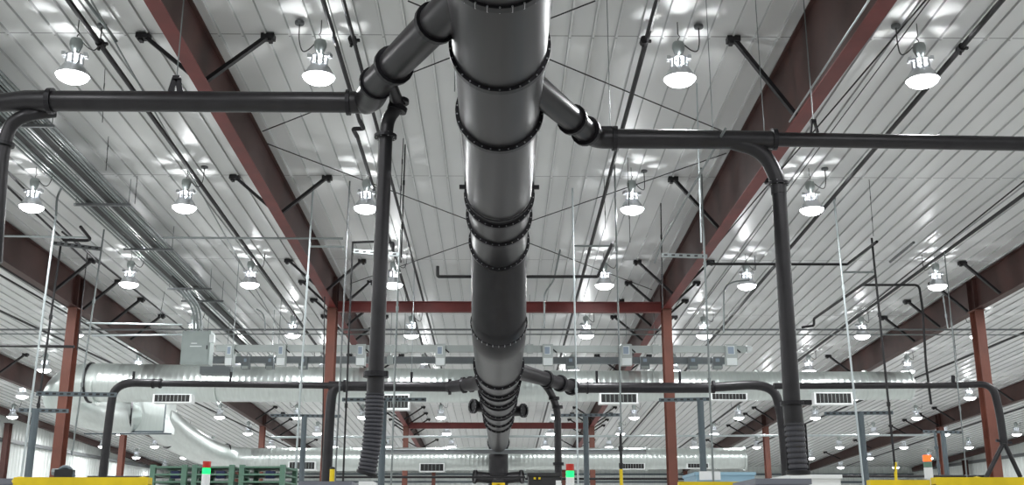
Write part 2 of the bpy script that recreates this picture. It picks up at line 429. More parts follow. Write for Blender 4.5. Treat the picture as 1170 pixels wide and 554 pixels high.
# the duct steps down, then runs on lower
ZB = 2.6 + .46 + H
y5, y6 = RY[-1], PZ(571, 413, ZB - .46).y
duct_part(md, 'duct_section', smooth_path([(0, y5, ZA), (0, y5 + .35, ZA), (0, y6 - .1, ZB), (0, y6 + .5, ZB)], .5, 6), [.425, .44])
flange(md, (0, y6 - .28, ZB + .12), (0, .93, -.37), .44, .012, .03, 30, .007)
far = [(446, .46), (456, .455), (467, .44), (479, .43), (489, .415), (495, .41), (518, .37)]
py_, pr_ = y6 + .5, .44
for py, r in far:
    y = PZ(571, py, ZB - r - .03).y
    duct_part(md, 'duct_section', [(0, py_, ZB), (0, y, ZB)], [pr_, r - .02], 32)
    flange(md, (0, y, ZB), (0, 1, 0), r - .02, .05, .09, 20, .009)
    if py in (456, 467, 479): flange(md, (0, y + .55, ZB), (0, 1, 0), r - .02, .045, .05, 0)
    py_, pr_ = y, r - .02
yend = py_ + 1.5
duct_part(md, 'duct_elbow', smooth_path([(0, py_, ZB), (0, yend, ZB), (0, yend, 1.0 + H)], 1.0, 8), .36, 28)
flange(md, (0, yend, 2.0 + H), (0, 0, 1), .36, .08, .08, 0)
duct_part(md, 'duct_section', [(0, yend, 1.0 + H), (0, yend, 0)], .36, 24)
for s in (-1, 1):
    c = Vector((0, yend, 1.85 + H)); e = c + Vector((s * .85, -.3, .06))
    duct_part(md, 'branch_stub', [c, e], .2, 20); flange(md, e, e - c, .2, .05, .07, 0)
for s, px, py in ((-1, 541, 464), (1, 598, 469)):
    p = PZ(px, py, ZB - .1); a = Vector((s * .2, p.y + .3, ZB - .1))
    duct_part(md, 'branch_stub', [a, p], .13, 20); flange(md, p, p - a, .13, .05, .07, 12)
for y in (RY[1] + .3, 9.9, RY[4] - .1, 14.9, 20.5, 26):
    zt = ZA if y < 16 else ZB
    for s in (-1, 1):
        bm = BM(); tube(bm, [(s * (R0 + .012), y, zt), (s * (R0 + .012), y, roof(y) - .04)], .006, 6); obj('hanger_rod', bm, M['conduit'], md)

# ------------------------------------------------------------------ near branch ducts
def P(px, py, z=ZA): return PZ(px, py, z)
# left branch
lb = thing('branch_duct', 'dark branch duct leaving the main duct to the left and running across the upper left', 'duct', P(430, 117))
a0, a1, a2, a3 = P(522, 6), P(487, 34), P(466, 57), P(429, 96)
yl = P(400, 117).y
a0.x = -.25; d = (a3 - P(500, 24)).normalized(); a0 = a3 - d * ((a3.x + .2) / d.x)
duct_part(lb, 'lateral', [a0, a0 + d * (a2 - a0).length, a0 + d * ((a3 - a0).length - .05)], [.165, .16, .15], 28)
for q in (P(493, 25), P(451, 75)):
    flange(lb, a0 + d * (q - a0).dot(d), d, .16, .035, .05, 0)
e1 = Vector((P(396, 117).x, yl, ZA))
duct_part(lb, 'elbow', smooth_path([a3 - d * .08, Vector((a3.x - .12, yl, ZA)), e1], .35, 8), [.15] * 4 + [.14] * 3 + [.115] * 3, 24)
flange(lb, a3 - d * .02, d, .15, .025, .03, 0)
flange(lb, e1 + Vector((.02, 0, 0)), (1, 0, 0), .105, .03, .04, 0)
xl1 = P(60, 117).x
duct_part(lb, 'pipe', [e1, (xl1, yl, ZA)], .108, 24)
flange(lb, (xl1, yl, ZA), (1, 0, 0), .105, .03, .05, 0)
duct_part(lb, 'pipe', [(xl1, yl, ZA), (xl1 - .25, yl, ZA), (xl1 - .7, yl, ZA - .04), (xl1 - 2.0, yl, ZA - .1)], [.11, .11, .085, .08], 24)
bm = BM(); hx = P(192, 106).x
for s in (-1, 1): bar(bm, (hx + s * .05, yl, ZA + .1), (hx + s * .015, yl, ZA + .26), .025, .06)
cbox(bm, (hx, yl, ZA + .26), (.07, .06, .04)); hg = obj('clevis_hanger', bm, M['ring'], lb)
bm = BM(); tube(bm, [(hx, yl, ZA + .26), (hx, yl, roof(yl) - .03)], .007, 6); obj('hanger_rod', bm, M['conduit'], hg)
# drop at the left edge of the view
le = [P(62, 127, ZA - .05), PY(30, 131, yl), PY(12, 141, yl), PY(6, 160, yl), PY(2, 180, yl), PY(-6, 300, yl)]
ld = thing('drop_pipe', 'dark drop pipe curving down at the left edge of the picture', 'pipe', le[-1])
duct_part(ld, 'pipe', smooth_path(le, .1, 3), .068, 20)
flange(ld, PY(5, 165, yl), (0.05, 0, 1), .068, .03, .035, 0)
# centre left drop with hose
yd = 10.0
d0 = P(443, 88, ZA - .02)
g = thing('drop_pipe', 'dark drop pipe with a ribbed hose on its end left of the main duct', 'pipe', PY(418, 543, yd))
q = [d0, PY(455, 118, yd), PY(449, 128, yd), PY(441, 150, yd)]
duct_part(g, 'takeoff', smooth_path([q[0], q[1], q[1] + Vector((-.01, 0, -.06))], .05, 4), .062, 18)
flange(g, PY(456, 116, yd), (0, 0, 1), .07, .03, .04, 0); flange(g, PY(454, 124, yd), (.3, 0, 1), .065, .035, .05, 0)
duct_part(g, 'elbow', smooth_path([PY(454, 122, yd), PY(443, 136, yd), PY(441, 157, yd)], .1, 5), .068, 18)
flange(g, PY(440.5, 156, yd), (0, 0, 1), .068, .045, .03, 8)
duct_part(g, 'pipe', [PY(440.5, 156, yd), PY(429.5, 430, yd)], [.07, .075], 20)
flange(g, PY(429.5, 428, yd), (0, 0, 1), .075, .045, .05, 0)
bm = BM(); cbox(bm, PY(438, 427, yd - .03), (.09, .06, .05)); obj('latch', bm, M['ring'], g)
duct_part(g, 'pipe', [PY(429.5, 430, yd), PY(428.5, 452, yd)], .082, 20)
def hose(t, path, r, pitch=.036):
    bm = BM(); pts = []; rs = []
    path = [Vector(p) for p in path]
    L = [0]
    for i in range(1, len(path)): L.append(L[-1] + (path[i] - path[i - 1]).length)
    n = int(L[-1] / pitch * 4)
    for k in range(n + 1):
        s = L[-1] * k / n; i = max(j for j in range(len(L) - 1) if L[j] <= s + 1e-9)
        f = (s - L[i]) / (L[i + 1] - L[i]); pts.append(path[i].lerp(path[i + 1], f)); rs.append(r + (.006, .004, -.008, .004)[k % 4])
    tube(bm, pts, rs, 18); h = obj('ribbed_hose', bm, M['hose'], t)
    return h
h = hose(g, smooth_path([PY(428.5, 450, yd), PY(426, 500, yd), PY(419, 541, yd)], .3, 6), .085)
c = PY(419, 541, yd); bm = ring_bm(c, (.3, 0, 1), .075, .1, .03); obj('hose_cuff', bm, M['ring'], h)
# right branch
rb = thing('branch_duct', 'dark branch duct leaving the main duct to the right and running across the upper right', 'duct', P(760, 158))
yr = P(720, 158.5).y
b0, b3 = P(618, 106), P(678, 157); dd = (b3 - b0).normalized(); b0 = b0 - dd * ((b0.x - .25) / dd.x)
duct_part(rb, 'lateral', [b0, b3 - dd * .1], [.15, .125], 24)
for q in (P(653, 137), P(668, 150)): flange(rb, b0 + dd * (q - b0).dot(dd), dd, .135, .035, .05, 0)
x1 = P(702, 158).x
duct_part(rb, 'elbow', smooth_path([b3 - dd * .12, Vector((b3.x + .05, yr, ZA)), Vector((x1, yr, ZA))], .3, 8), .115, 24)
flange(rb, (x1, yr, ZA), (1, 0, 0), .108, .03, .05, 0)
bm = BM(); cbox(bm, (x1 - .06, yr, ZA + .12), (.2, .06, .04)); obj('clamp_lug', bm, M['ring'], rb)
x2 = P(884, 160).x; x3 = P(825, 158).x
duct_part(rb, 'pipe', [(x1, yr, ZA), (x2, yr, ZA - .01)], [.112, .105], 24)
flange(rb, (x2, yr, ZA), (1, 0, 0), .1, .025, .05, 0)
duct_part(rb, 'pipe', [(x2, yr, ZA + .0), (P(1172, 165).x + 2, yr + .1, ZA - .03)], [.083, .083], 24)
bm = BM(); hx = P(936, 153).x
for s in (-1, 1): bar(bm, (hx + s * .04, yr, ZA + .08), (hx + s * .015, yr, ZA + .22), .02, .05)
cbox(bm, (hx, yr, ZA + .22), (.06, .05, .04)); hg = obj('clevis_hanger', bm, M['ring'], rb)
bm = BM(); tube(bm, [(hx, yr, ZA + .22), (hx, yr, roof(yr) - .03)], .007, 6); obj('hanger_rod', bm, M['conduit'], hg)
for px in (700, 820, 880):
    bm = BM(); x = P(px, 150).x; tube(bm, [(x, yr, ZA + .1), (x, yr, roof(yr) - .03)], .005, 6); obj('hanger_rod', bm, M['conduit'], rb)
# right drop with hose
yq = yr + .15
g = thing('drop_pipe', 'tall dark drop pipe with a ribbed hose end, right side of the picture', 'pipe', PY(912, 540, yq))
duct_part(g, 'elbow', smooth_path([(P(835, 158).x, yr, ZA - .03), PY(872, 172, yr), PY(889, 205, yr), PY(890, 222, yr)], .35, 7), .085, 20)
flange(g, PY(889.5, 210, yr), (0, 0, 1), .082, .03, .03, 8)
duct_part(g, 'pipe', [PY(889.5, 210, yr), PY(905, 462, yr)], [.078, .09], 22)
flange(g, PY(905, 461, yr), (0, 0, 1), .09, .035, .04, 0)
bm = BM(); cbox(bm, PY(918, 460, yr), (.16, .07, .05)); obj('latch', bm, M['ring'], g)
duct_part(g, 'pipe', [PY(905, 462, yr), PY(907.5, 484, yr)], .1, 22)
h = hose(g, [PY(907.5, 484, yr), PY(909.5, 512, yr), PY(912, 540, yr)], .1, .055)
bm = ring_bm(PY(912, 540, yr), (0, 0, 1), .09, .125, .04); obj('hose_cuff', bm, M['ring'], h)
for s in (-1, 1):
    bm = BM(); tube(bm, [PY(909 + s * 11, 484, yr), PY(912 + s * 12, 538, yr)], .012, 6); obj('tie_wire', bm, M['ring'], h)

# ------------------------------------------------------------------ far branch ducts
ZC = PY(571, 442, 22.8).z
def F_(px, py, Y=22.8): return PY(px, py, Y)
fb = thing('branch_duct', 'dark branch duct crossing low at left behind the hose, ending in a drop', 'duct', F_(300, 442))
duct_part(fb, 'lateral', [Vector((-.2, 21.3, ZB)), F_(545, 438, 22.2), F_(512, 442)], [.17, .15, .12], 20)
for px, py, ax in ((538, 439, (1, -.4, .1)), (530, 440, (1, -.4, .1)), (514, 442, (1, 0, 0))): flange(fb, F_(px, py, 22.5 if px > 520 else 22.8), ax, .13, .04, .06, 0)
duct_part(fb, 'pipe', [F_(514, 442), F_(376, 441)], .105, 18)
flange(fb, F_(394, 441), (1, 0, 0), .105, .03, .05, 0)
duct_part(fb, 'pipe', [F_(376, 440.5), F_(180, 438)], .068, 16)
for px in (175, 183): flange(fb, F_(px, 438), (1, 0, 0), .075, .03, .04, 0)
duct_part(fb, 'elbow', smooth_path([F_(185, 438), F_(131, 436.5), F_(125, 475), F_(117, 548)], .75, 8), .088, 18)
bm = BM(); p = F_(152, 436); tube(bm, [p, p + Vector((0, 0, .22))], .03, 8); obj('clevis_hanger', bm, M['ring'], fb)
bm = BM(); tube(bm, [F_(117, 548), Vector((F_(117, 548).x, 22.8, 0))], .088, 12); obj('lower_pipe', bm, M['duct'], fb, True)
duct_part(fb, 'drop_elbow', smooth_path([F_(400, 441), F_(380, 441.5), F_(377, 470), F_(373, 552)], .5, 8), .105, 18)
for px in (263, 470):
    p = F_(px, 441); bm = BM(); tube(bm, [p, Vector((p.x, p.y, roof(p.y) - .03))], .008, 6); obj('hanger_rod', bm, M['conduit'], fb)
    bm = BM(); tube(bm, [p, p + Vector((0, 0, .3))], .028, 8); obj('clevis_hanger', bm, M['ring'], fb)
fr = thing('branch_duct', 'dark branch duct crossing low right of the main duct, bending down beside tall drop pipe', 'duct', F_(760, 442))
duct_part(fr, 'lateral', [Vector((.2, 20.6, ZB)), F_(602, 427, 21.5), F_(657, 443)], [.17, .16, .12], 20)
for px, py in ((624, 433), (640, 438), (653, 442)): flange(fr, F_(px, py, 21.5 + 1.3 * (px - 602) / 55), (F_(657, 443) - F_(602, 427, 21.5)), .135, .045, .07, 0)
duct_part(fr, 'pipe', [F_(655, 443), F_(815, 443)], .112, 18)
flange(fr, F_(815, 442), (1, 0, 0), .11, .03, .05, 0); flange(fr, F_(671, 443), (1, 0, 0), .11, .02, .04, 0)
duct_part(fr, 'elbow', smooth_path([F_(814, 442.5), F_(882, 438), F_(893, 470), F_(899, 548)], .6, 8), [.1] * 3 + [.1] * 14, 18)
for px in (682, 777):
    p = F_(px, 437); bm = BM(); tube(bm, [p, p + Vector((0, 0, .25))], .028, 8); obj('clevis_hanger', bm, M['ring'], fr)
g = thing('drop_pipe', 'small crooked dark drop pipe under the right branch, beside the main duct', 'pipe', F_(637, 548, 22.2))
duct_part(g, 'pipe', smooth_path([F_(620, 436, 22.2), F_(630, 449, 22.2), F_(637, 468, 22.2), F_(638, 552, 22.2)], .2, 5), .075, 16)
for px, py in ((633, 455), (637, 465), (638, 530)): flange(g, F_(px, py, 22.2), (0, 0, 1), .078, .035, .06, 0)
fp = thing('branch_duct', 'thin dark branch duct reaching far right and bending down beside the rightmost column', 'duct', F_(1000, 441, 21.5))
Y2 = 21.5
duct_part(fp, 'pipe', [F_(884, 441, Y2), F_(1100, 440, Y2)], .066, 16)
duct_part(fp, 'elbow', smooth_path([F_(1098, 440, Y2), F_(1134, 438, Y2), F_(1142, 470, Y2), F_(1147, 507, Y2)], .55, 8), [.068] * 6 + [.078] * 12, 16)
for k, (x, y) in enumerate(((1126, 547), (1166, 545))):
    duct_part(fp, 'wye_leg', [F_(1147, 505, Y2), F_(x, y, Y2)], .045, 12)
for s in (-1, 1):
    bm = BM(); bar(bm, F_(1147, 505, Y2), F_(1147 + s * 9, 503 + (s > 0) * 3, Y2), .05, .05); obj('lug', bm, M['ring'], fp)
bm = BM(); tube(bm, [F_(1089, 440, Y2), F_(1089, 429, Y2)], .04, 8); obj('clevis_hanger', bm, M['ring'], fp)

# ------------------------------------------------------------------ bright galvanised ventilation ducts
GY = 29.3
sd = thing('ventilation_duct', 'long bright galvanised duct crossing the hall behind the near columns, above the low dark pipes', 'duct', PY(571, 441, GY))
def spiral(t, name, p, q, r0, r1, pitch=.16, seg=32):
    bm = BM(); p, q = Vector(p), Vector(q); n = max(2, int((q - p).length / pitch)); pts = []; rs = []
    for i in range(n):
        for f, dr in ((0, 0), (.88, 0), (.92, .0015), (.97, .0015)):
            u = (i + f) / n; pts.append(p.lerp(q, u)); rs.append(r0 + (r1 - r0) * u + dr)
    pts.append(q); rs.append(r1); tube(bm, pts, rs, seg); return obj(name, bm, M['galv'], t, True)
def gx(px, py=440): return PY(px, py, GY)
spiral(sd, 'duct_section', gx(112, 437), gx(250, 438.5), .53, .5)
spiral(sd, 'duct_section', gx(250, 438.5), gx(560, 441), .49, .46)
spiral(sd, 'duct_section', gx(560, 441), gx(745, 441), .44, .42)
spiral(sd, 'duct_section', gx(745, 441), gx(865, 441), .41, .4)
spiral(sd, 'duct_section', gx(865, 441), gx(1040, 440.5), .4, .385)
for px, r in ((112, .545), (250, .53), (348, .5), (430, .49), (745, .45), (865, .43), (988, .415), (1038, .41)):
    obj('seam_band', ring_bm(gx(px, 440), (1, 0, 0), r - .06, r, .045), M['galv'], sd)
def reg(t, px0, px1, py0, py1, Y, n):
    a, b = PY(px0, py1, Y), PY(px1, py0, Y)
    bm = BM(); box(bm, (a.x, Y, a.z), (b.x, Y + .35, b.z)); k = obj('register', bm, M['white'], t)
    w = b.x - a.x; hgt = b.z - a.z
    bm = BM(); box(bm, (a.x + w * .05, Y - .006, a.z + hgt * .12), (b.x - w * .05, Y + .004, b.z - hgt * .1)); obj('opening', bm, M['slot'], k)
    for i in range(n - 1):
        x = a.x + w * .05 + w * .9 * (i + 1) / n; bm = BM(); box(bm, (x - .005, Y - .012, a.z + hgt * .14), (x + .005, Y - .008, b.z - hgt * .12)); obj('vane', bm, M['busgrey'], k)
reg(sd, 174, 219, 450, 460, GY - .62, 9); reg(sd, 433, 468, 450, 468, GY - .55, 8); reg(sd, 685, 729, 449, 461, GY - .55, 8)
reg(sd, 812, 854, 449, 457, GY - .55, 10); reg(sd, 931, 974, 448, 462, GY - .55, 9)
# left return: elbow, plenum box and sloping run to the far duct
e = [gx(114, 437), gx(88, 437), gx(66, 441) + Vector((0, .35, -.15)), PY(72, 458, GY + 1.5), PY(100, 470, GY + 3), PY(136, 477, GY + 4), PY(152, 478, GY + 4.6)]
sr = thing('ventilation_duct', 'bright galvanised elbow and return duct sloping down at left with a plenum box', 'duct', PY(150, 478, GY + 4))
duct_part(sr, 'elbow', smooth_path(e, 1.0, 5), .52, 32, 'galv')
for px, py, dy in ((104, 437, 0), (150, 471, 4.2)): obj('seam_band', ring_bm(PY(px, py, GY + dy), (1, .35 if dy else 0, 0), .5, .56, .05), M['ring'], sr)
a, b = PY(134, 497, GY + 4.2), PY(190, 457, GY + 4.2)
bm = BM(); box(bm, (a.x, a.y, a.z + .1), (b.x, a.y + 1.1, b.z)); obj('plenum_box', bm, M['galv'], sr)
bm = BM(); bar(bm, (a.x, a.y - .01, a.z + .1), (b.x, a.y - .01, a.z + .1), .03, .06); bar(bm, (b.x, a.y - .01, a.z + .1), (b.x, a.y - .01, b.z), .03, .04); obj('flange_edge', bm, M['post'], sr)
e = [PY(176, 474, GY + 4.8), PY(198, 494, GY + 6.5), PY(228, 513, GY + 9), PY(256, 523, GY + 11.5), PY(285, 525, GY + 12)]
duct_part(sr, 'sloping_run', smooth_path(e, .8, 5), [.56, .54, .5, .47, .44], 32, 'galv')
for px, py, dy in ((198, 494, 6.5), (254, 521, 11.2)): obj('seam_band', ring_bm(PY(px, py, GY + dy), (1, .9, -.5), .46, .5 + (.07 if px < 200 else 0), .05), M['ring'], sr)
FY = GY + 12
fd = thing('ventilation_duct', 'farther bright galvanised duct crossing low behind the middle row of columns', 'duct', PY(571, 524, FY))
spiral(fd, 'duct_section', PY(283, 525, FY), PY(590, 524, FY), .43, .43)
spiral(fd, 'duct_section', PY(590, 524, FY), PY(738, 524, FY), .41, .41)
spiral(fd, 'duct_section', PY(738, 524, FY), PY(851, 523.5, FY), .4, .39)
for px in (310, 400, 509, 600, 738, 765, 850): obj('seam_band', ring_bm(PY(px, 524, FY), (1, 0, 0), .4, .455, .06), M['galv'], fd)
reg(fd, 329, 361, 527, 537, FY - .5, 9); reg(fd, 479, 508, 529, 539, FY - .5, 6); reg(fd, 710, 737, 529, 536, FY - .5, 8); reg(fd, 785, 810, 529, 535, FY - .5, 7)
t = thing('cable_trough', 'thin pale trough running above the farther galvanised duct', 'trough', PY(500, 517, FY - 3))
bm = BM(); bar(bm, PY(428, 516, FY - 3), PY(738, 516, FY - 3), .12, .15); obj('trough_body', bm, M['greypipe'], t)
bm = BM(); bar(bm, PY(428, 513.5, FY - 3.02), PY(738, 513.5, FY - 3.02), .16, .03); obj('trough_lid', bm, M['alurod'], t)

# ------------------------------------------------------------------ busways with plug boxes
BY = 25.6
def busway(label, pya, pyb, px0, px1, Y, m):
    a, b = PY(px0, pyb, Y), PY(px1, pya, Y); zt = PY(571, pya, Y).z; zb = PY(571, pyb, Y).z
    t = thing('busway', label, 'busway', ((a.x + b.x) / 2, Y, zb))
    bm = BM(); box(bm, (a.x, Y - .06, zb), (b.x, Y + .06, zt)); obj('housing', bm, M[m], t)
    bm = BM(); box(bm, (a.x, Y - .075, zt - .02), (b.x, Y + .075, zt + .01)); box(bm, (a.x, Y - .075, zb - .01), (b.x, Y + .075, zb + .02)); obj('rail', bm, M[m], t)
    x = a.x + 1.5
    while x < b.x - .5:
        bm = BM(); cbox(bm, (x, Y - .01, (zt + zb) / 2), (.16, .17, zt - zb + .07)); obj('joint_cover', bm, M['busgrey'], t)
        bm = BM(); tube(bm, [(x, Y, zt), (x, Y, roof(Y) - .03)], .007, 6); obj('hanger_rod', bm, M['conduit'], t); x += 3.05
    return t
busway('pale grey busway carrying the larger plug boxes, the upper of two', 395.5, 402, 247, 851, BY, 'busgrey')
busway('dark grey busway just below and behind the pale one', 408.5, 415, 243, 830, BY + 1.6, 'busdark')
names = {262: 'leftmost', 321: 'second from left', 412: 'left of the drop pipe', 503: 'just left of the main duct', 626: 'just right of the main duct', 716: 'left of the right centre column', 836: 'at the right end'}
for px, nm in names.items():
    a, b = PY(px - 5.8, 417, BY - .16), PY(px + 5.8, 393, BY - .16)
    t = thing('plug_box', 'pale plug box with blue label on the upper busway, %s' % nm, 'electrical box', (a.x, a.y, a.z), 'plug boxes on the upper busway')
    bm = BM(); box(bm, (a.x, a.y, a.z), (b.x, b.y + .2, b.z)); obj('box_body', bm, M['busgrey'], t)
    bm = BM(); box(bm, (a.x + .015, a.y - .01, a.z + .0), (b.x - .015, a.y + .01, a.z + .17)); obj('lower_cover', bm, M['plug'], t)
    bm = BM(); box(bm, (a.x + .05, a.y - .012, b.z - .24), (b.x - .08, a.y, b.z - .07)); obj('label_plate', bm, M['plugblue'], t)
    bm = BM(); box(bm, (a.x + .045, a.y - .008, b.z - .25), (b.x - .06, a.y + .004, b.z - .05)); obj('label_frame', bm, M['plug'], t)
    bm = BM(); bar(bm, (b.x, a.y + .05, b.z - .12), (b.x + .09, a.y + .05, b.z - .2), .03, .03); obj('switch_lever', bm, M['ring'], t)
names = {280: 'leftmost', 308: 'second from left', 346: 'left of the near left column', 652: 'right of the main duct', 737: 'left of the right centre column', 792: 'right of that column', 820: 'rightmost'}
for px, nm in names.items():
    a, b = PY(px - 5, 421, BY + 1.45), PY(px + 5, 407.5, BY + 1.45)
    t = thing('plug_box', 'small dark plug box on the lower busway, %s' % nm, 'electrical box', (a.x, a.y, a.z), 'plug boxes on the lower busway')
    bm = BM(); box(bm, (a.x, a.y, a.z), (b.x, b.y + .2, b.z)); obj('box_body', bm, M['busdark'], t)
    bm = BM(); box(bm, (a.x + .02, a.y - .01, a.z), (b.x - .02, a.y + .01, a.z + .07)); obj('lower_cover', bm, M['busgrey'], t)
    bm = BM(); box(bm, (a.x + .07, a.y - .012, b.z - .13), (b.x - .07, a.y, b.z - .05)); obj('label_plate', bm, M['plugblue'], t)
t = thing('end_lamp', 'small round white fitting at the right end of the pale busway', 'fitting', PY(855, 399, BY))
bm = BM(); tube(bm, [PY(849, 399, BY), PY(853, 399, BY)], .06, 12); obj('socket', bm, M['busgrey'], t)
bm = BM(); tube(bm, [PY(853, 399, BY), PY(859, 399, BY)], [.1, .07], 12); obj('cap', bm, M['plug'], t)
# control box
a, b = PY(205.5, 416, 21.5), PY(241, 378, 21.5)
t = thing('control_box', 'large grey-green electrical enclosure hanging at left under the conduit bundle', 'electrical box', (a.x, a.y, a.z))
bm = BM(); box(bm, (a.x, a.y, a.z), (b.x, b.y + .3, b.z)); obj('enclosure', bm, M['enclosure'], t)
bm = BM(); box(bm, (a.x + .03, a.y - .02, a.z + .03), (b.x - .03, a.y - .002, b.z - .03)); dr = obj('door', bm, M['enclosure'], t)
bm = BM(); box(bm, (a.x + .2, a.y - .025, b.z - .27), (a.x + .32, a.y - .018, b.z - .25)); box(bm, (a.x + .18, a.y - .025, b.z - .33), (a.x + .42, a.y - .018, b.z - .31)); obj('label_plate', bm, M['plug'], dr)
bm = BM(); box(bm, (b.x - .06, a.y - .035, (a.z + b.z) / 2 - .04), (b.x - .04, a.y - .015, (a.z + b.z) / 2 + .04)); obj('latch', bm, M['ring'], dr)
for i, px in enumerate((222, 226, 230)):
    p = PY(px, 379, 21.6); q = PY(px - 1, 352, 21.6)
    bm = BM(); tube(bm, smooth_path([p, q, q + Vector((-.1, -.7, .22))], .25, 5), .026, 8); obj('conduit', bm, M['conduit'], t)
bm = BM(); c = PY(242.5, 387, 21.5); cbox(bm, c, (.1, .1, .16)); obj('side_box', bm, M['plug'], t)
a, b = PY(228, 427, 27), PY(262, 417, 27)
t = thing('junction_enclosure', 'slate grey box hanging just in front of the galvanised duct at left', 'electrical box', (a.x, a.y, a.z))
bm = BM(); box(bm, a, (b.x, b.y + .4, b.z)); obj('box_body', bm, M['busdark'], t)
for x in (a.x + .1, b.x - .1):
    bm = BM(); tube(bm, [(x, a.y + .1, b.z), (x, a.y + .1, roof(27) - .03)], .008, 6); obj('hanger_rod', bm, M['conduit'], t)

# ------------------------------------------------------------------ conduit bundle under the roof, left
def roofline(p, q, drop, r, m, name, label, cat, group=None, y0=None, y1=None, seg=8):
    a, b = PR(*p, drop), PR(*q, drop); d = (b - a) / (b.y - a.y)
    if y0 is not None: a = a + d * (y0 - a.y)
    if y1 is not None: b = b + d * (y1 - b.y)
    bm = BM(); tube(bm, [a, b], r, seg); o = obj(name, bm, M[m], None, True); tag(o, label, cat, group)
    return a, b
bx0, bx1 = PR(99, 240, .45), PR(154, 240, .45)
xa, xb = PR(30, 165, .45).x, PR(250, 330, .45).x
nb = 13
fx = [bx0.x + (bx1.x - bx0.x) * k / (nb - 1) for k in range(nb)]
for k, x in enumerate(fx):
    if k in (3, 8): continue
    bm = BM(); y0, y1 = 7.0 + (k % 3) * .5, (22.5, 24.3, 31, 25.5)[k % 4]
    rad = .013 + .006 * ((k * 7) % 3)
    tube(bm, [(x, y0, roof(y0) - .45), (x, y1, roof(y1) - .45)], rad, 8)
    tag(obj('conduit', bm, M['conduit'], None, True), '%s grey conduit from the left in the bundle under the roof' % (['leftmost'] + ORD[1:] + ['last'])[k], 'conduit', 'conduits bundled under the roof at left')
for k, nm in ((3, 'outer'), (8, 'inner')):
    x = fx[k]; t = thing('cable_tray', 'dark %s cable tray within the conduit bundle at left' % nm, 'tray', (x, 15, roof(15) - .45))
    bm = BM()
    for s in (-.055, .055): bar(bm, (x + s, 7, roof(7) - .42), (x + s, 30, roof(30) - .42), .014, .08)
    bar(bm, (x, 7, roof(7) - .455), (x, 30, roof(30) - .455), .11, .006)
    obj('tray_body', bm, M['iron'], t)
    bm = BM(); tube(bm, [(x, 7.5, roof(7.5) - .43), (x, 29.5, roof(29.5) - .43)], .03, 8); obj('cable', bm, M['black'], t)
for i, (y, nm) in enumerate(((PR(60, 144, .5).y, 'nearest'), (PR(140, 234, .5).y, 'second'), (PR(165, 285, .5).y, 'third'), (PR(215, 330, .5).y, 'fourth'), (PR(238, 344, .5).y, 'farthest'))):
    z = roof(y) - .5; t = thing('trapeze_hanger', '%s strut trapeze carrying the conduit bundle at left' % nm, 'hanger', (fx[6], y, z), 'trapezes under the conduit bundle')
    bm = BM(); cbox(bm, ((fx[0] + fx[-1]) / 2, y, z), (fx[-1] - fx[0] + .12, .05, .04)); obj('strut', bm, M['greypipe'], t)
    for x in (fx[0] - .03, fx[-1] + .03):
        bm = BM(); tube(bm, [(x, y, z), (x, y, roof(y) - .02)], .007, 6); obj('threaded_rod', bm, M['conduit'], t)

# ------------------------------------------------------------------ sprinkler mains and conduits that follow the roof
spr = [((78, 0), (277, 277), .33, .034, 'iron', 'black sprinkler main crossing from the top left toward the near left column', 6, 60),
       ((369, 0), (411, 139), .42, .03, 'iron', 'dark pipe from the top, left one of the pair above the left branch duct', 6, None),
       ((408, 155), (497, 440), .42, .03, 'iron', 'dark pipe running on behind the left drop pipe, after the small jog', None, 40),
       ((392, 0), (466, 277), .36, .026, 'iron', 'dark pipe from the top, right one of the pair above the left branch duct', 6, 36),
       ((751, 0), (676, 277), .33, .034, 'iron', 'black sprinkler main running from top to bottom right of the main duct', 6, 60),
       ((1145, 0), (908, 277), .33, .034, 'iron', 'black sprinkler main crossing from the top right corner behind the right branch duct', 6, 60),
       ((1170, 222), (914, 410), .33, .034, 'iron', 'black sprinkler main at mid right ending near the tall drop pipe', 12, 60),
       ((1170, 207), (1085, 275), .2, .014, 'iron', 'thin black conduit above the sprinkler main at mid right', 12, 40),
       ((0, 303), (80, 352), .33, .034, 'iron', 'black sprinkler main in the far left bay, the upper of two', 14, 50),
       ((0, 314), (82, 361), .4, .022, 'iron', 'thinner black pipe just below the far left sprinkler main', 14, 50),
       ((0, 355), (85, 395), .35, .03, 'iron', 'black pipe low at left ending behind the leftmost near column', 18, 55),
       ((20, 208), (80, 268), .36, .018, 'iron', 'black conduit in the left bay beyond the conduit bundle, right one', 12, 22),
       ((5, 210), (60, 262), .3, .02, 'iron', 'black conduit in the left bay beyond the conduit bundle, left one', 12, 22),
       ((115, 300), (200, 368), .3, .02, 'iron', 'dark pipe left of the conduit bundle, running past the control box', 20, 40),
       ((1170, 380), (985, 457), .33, .034, 'iron', 'black sprinkler main in the second bay right, behind the rightmost near column', 20, 60),
       ((1170, 465), (1010, 518), .33, .034, 'iron', 'black sprinkler main in the right wall bay', 28, 62),
       ((1045, 15), (900, 185), .1, .012, 'iron', 'thin black conduit feeding the lamps right of the red-edged right roof beam', 8, 40),
       ((1062, 0), (960, 137), .06, .008, 'iron', 'thinnest black conduit right of the red-edged right roof beam', 9, 40),
       ((1044, 277), (1017, 299), .5, .028, 'greypipe', 'short grey pipe end hanging in the first bay right', None, None),
       ((104, 0), (165, 107), .18, .012, 'conduit', 'thin grey conduit beside the black sprinkler main at top left', 8, 40),
       ((98, 0), (133, 47), .12, .02, 'conduit', 'short grey conduit near the top left lamp', None, None)]
for p, q, dr, r, m, l, y0, y1 in spr: roofline(p, q, dr, r, m, 'roof_pipe', l, 'pipe', None, y0, y1)
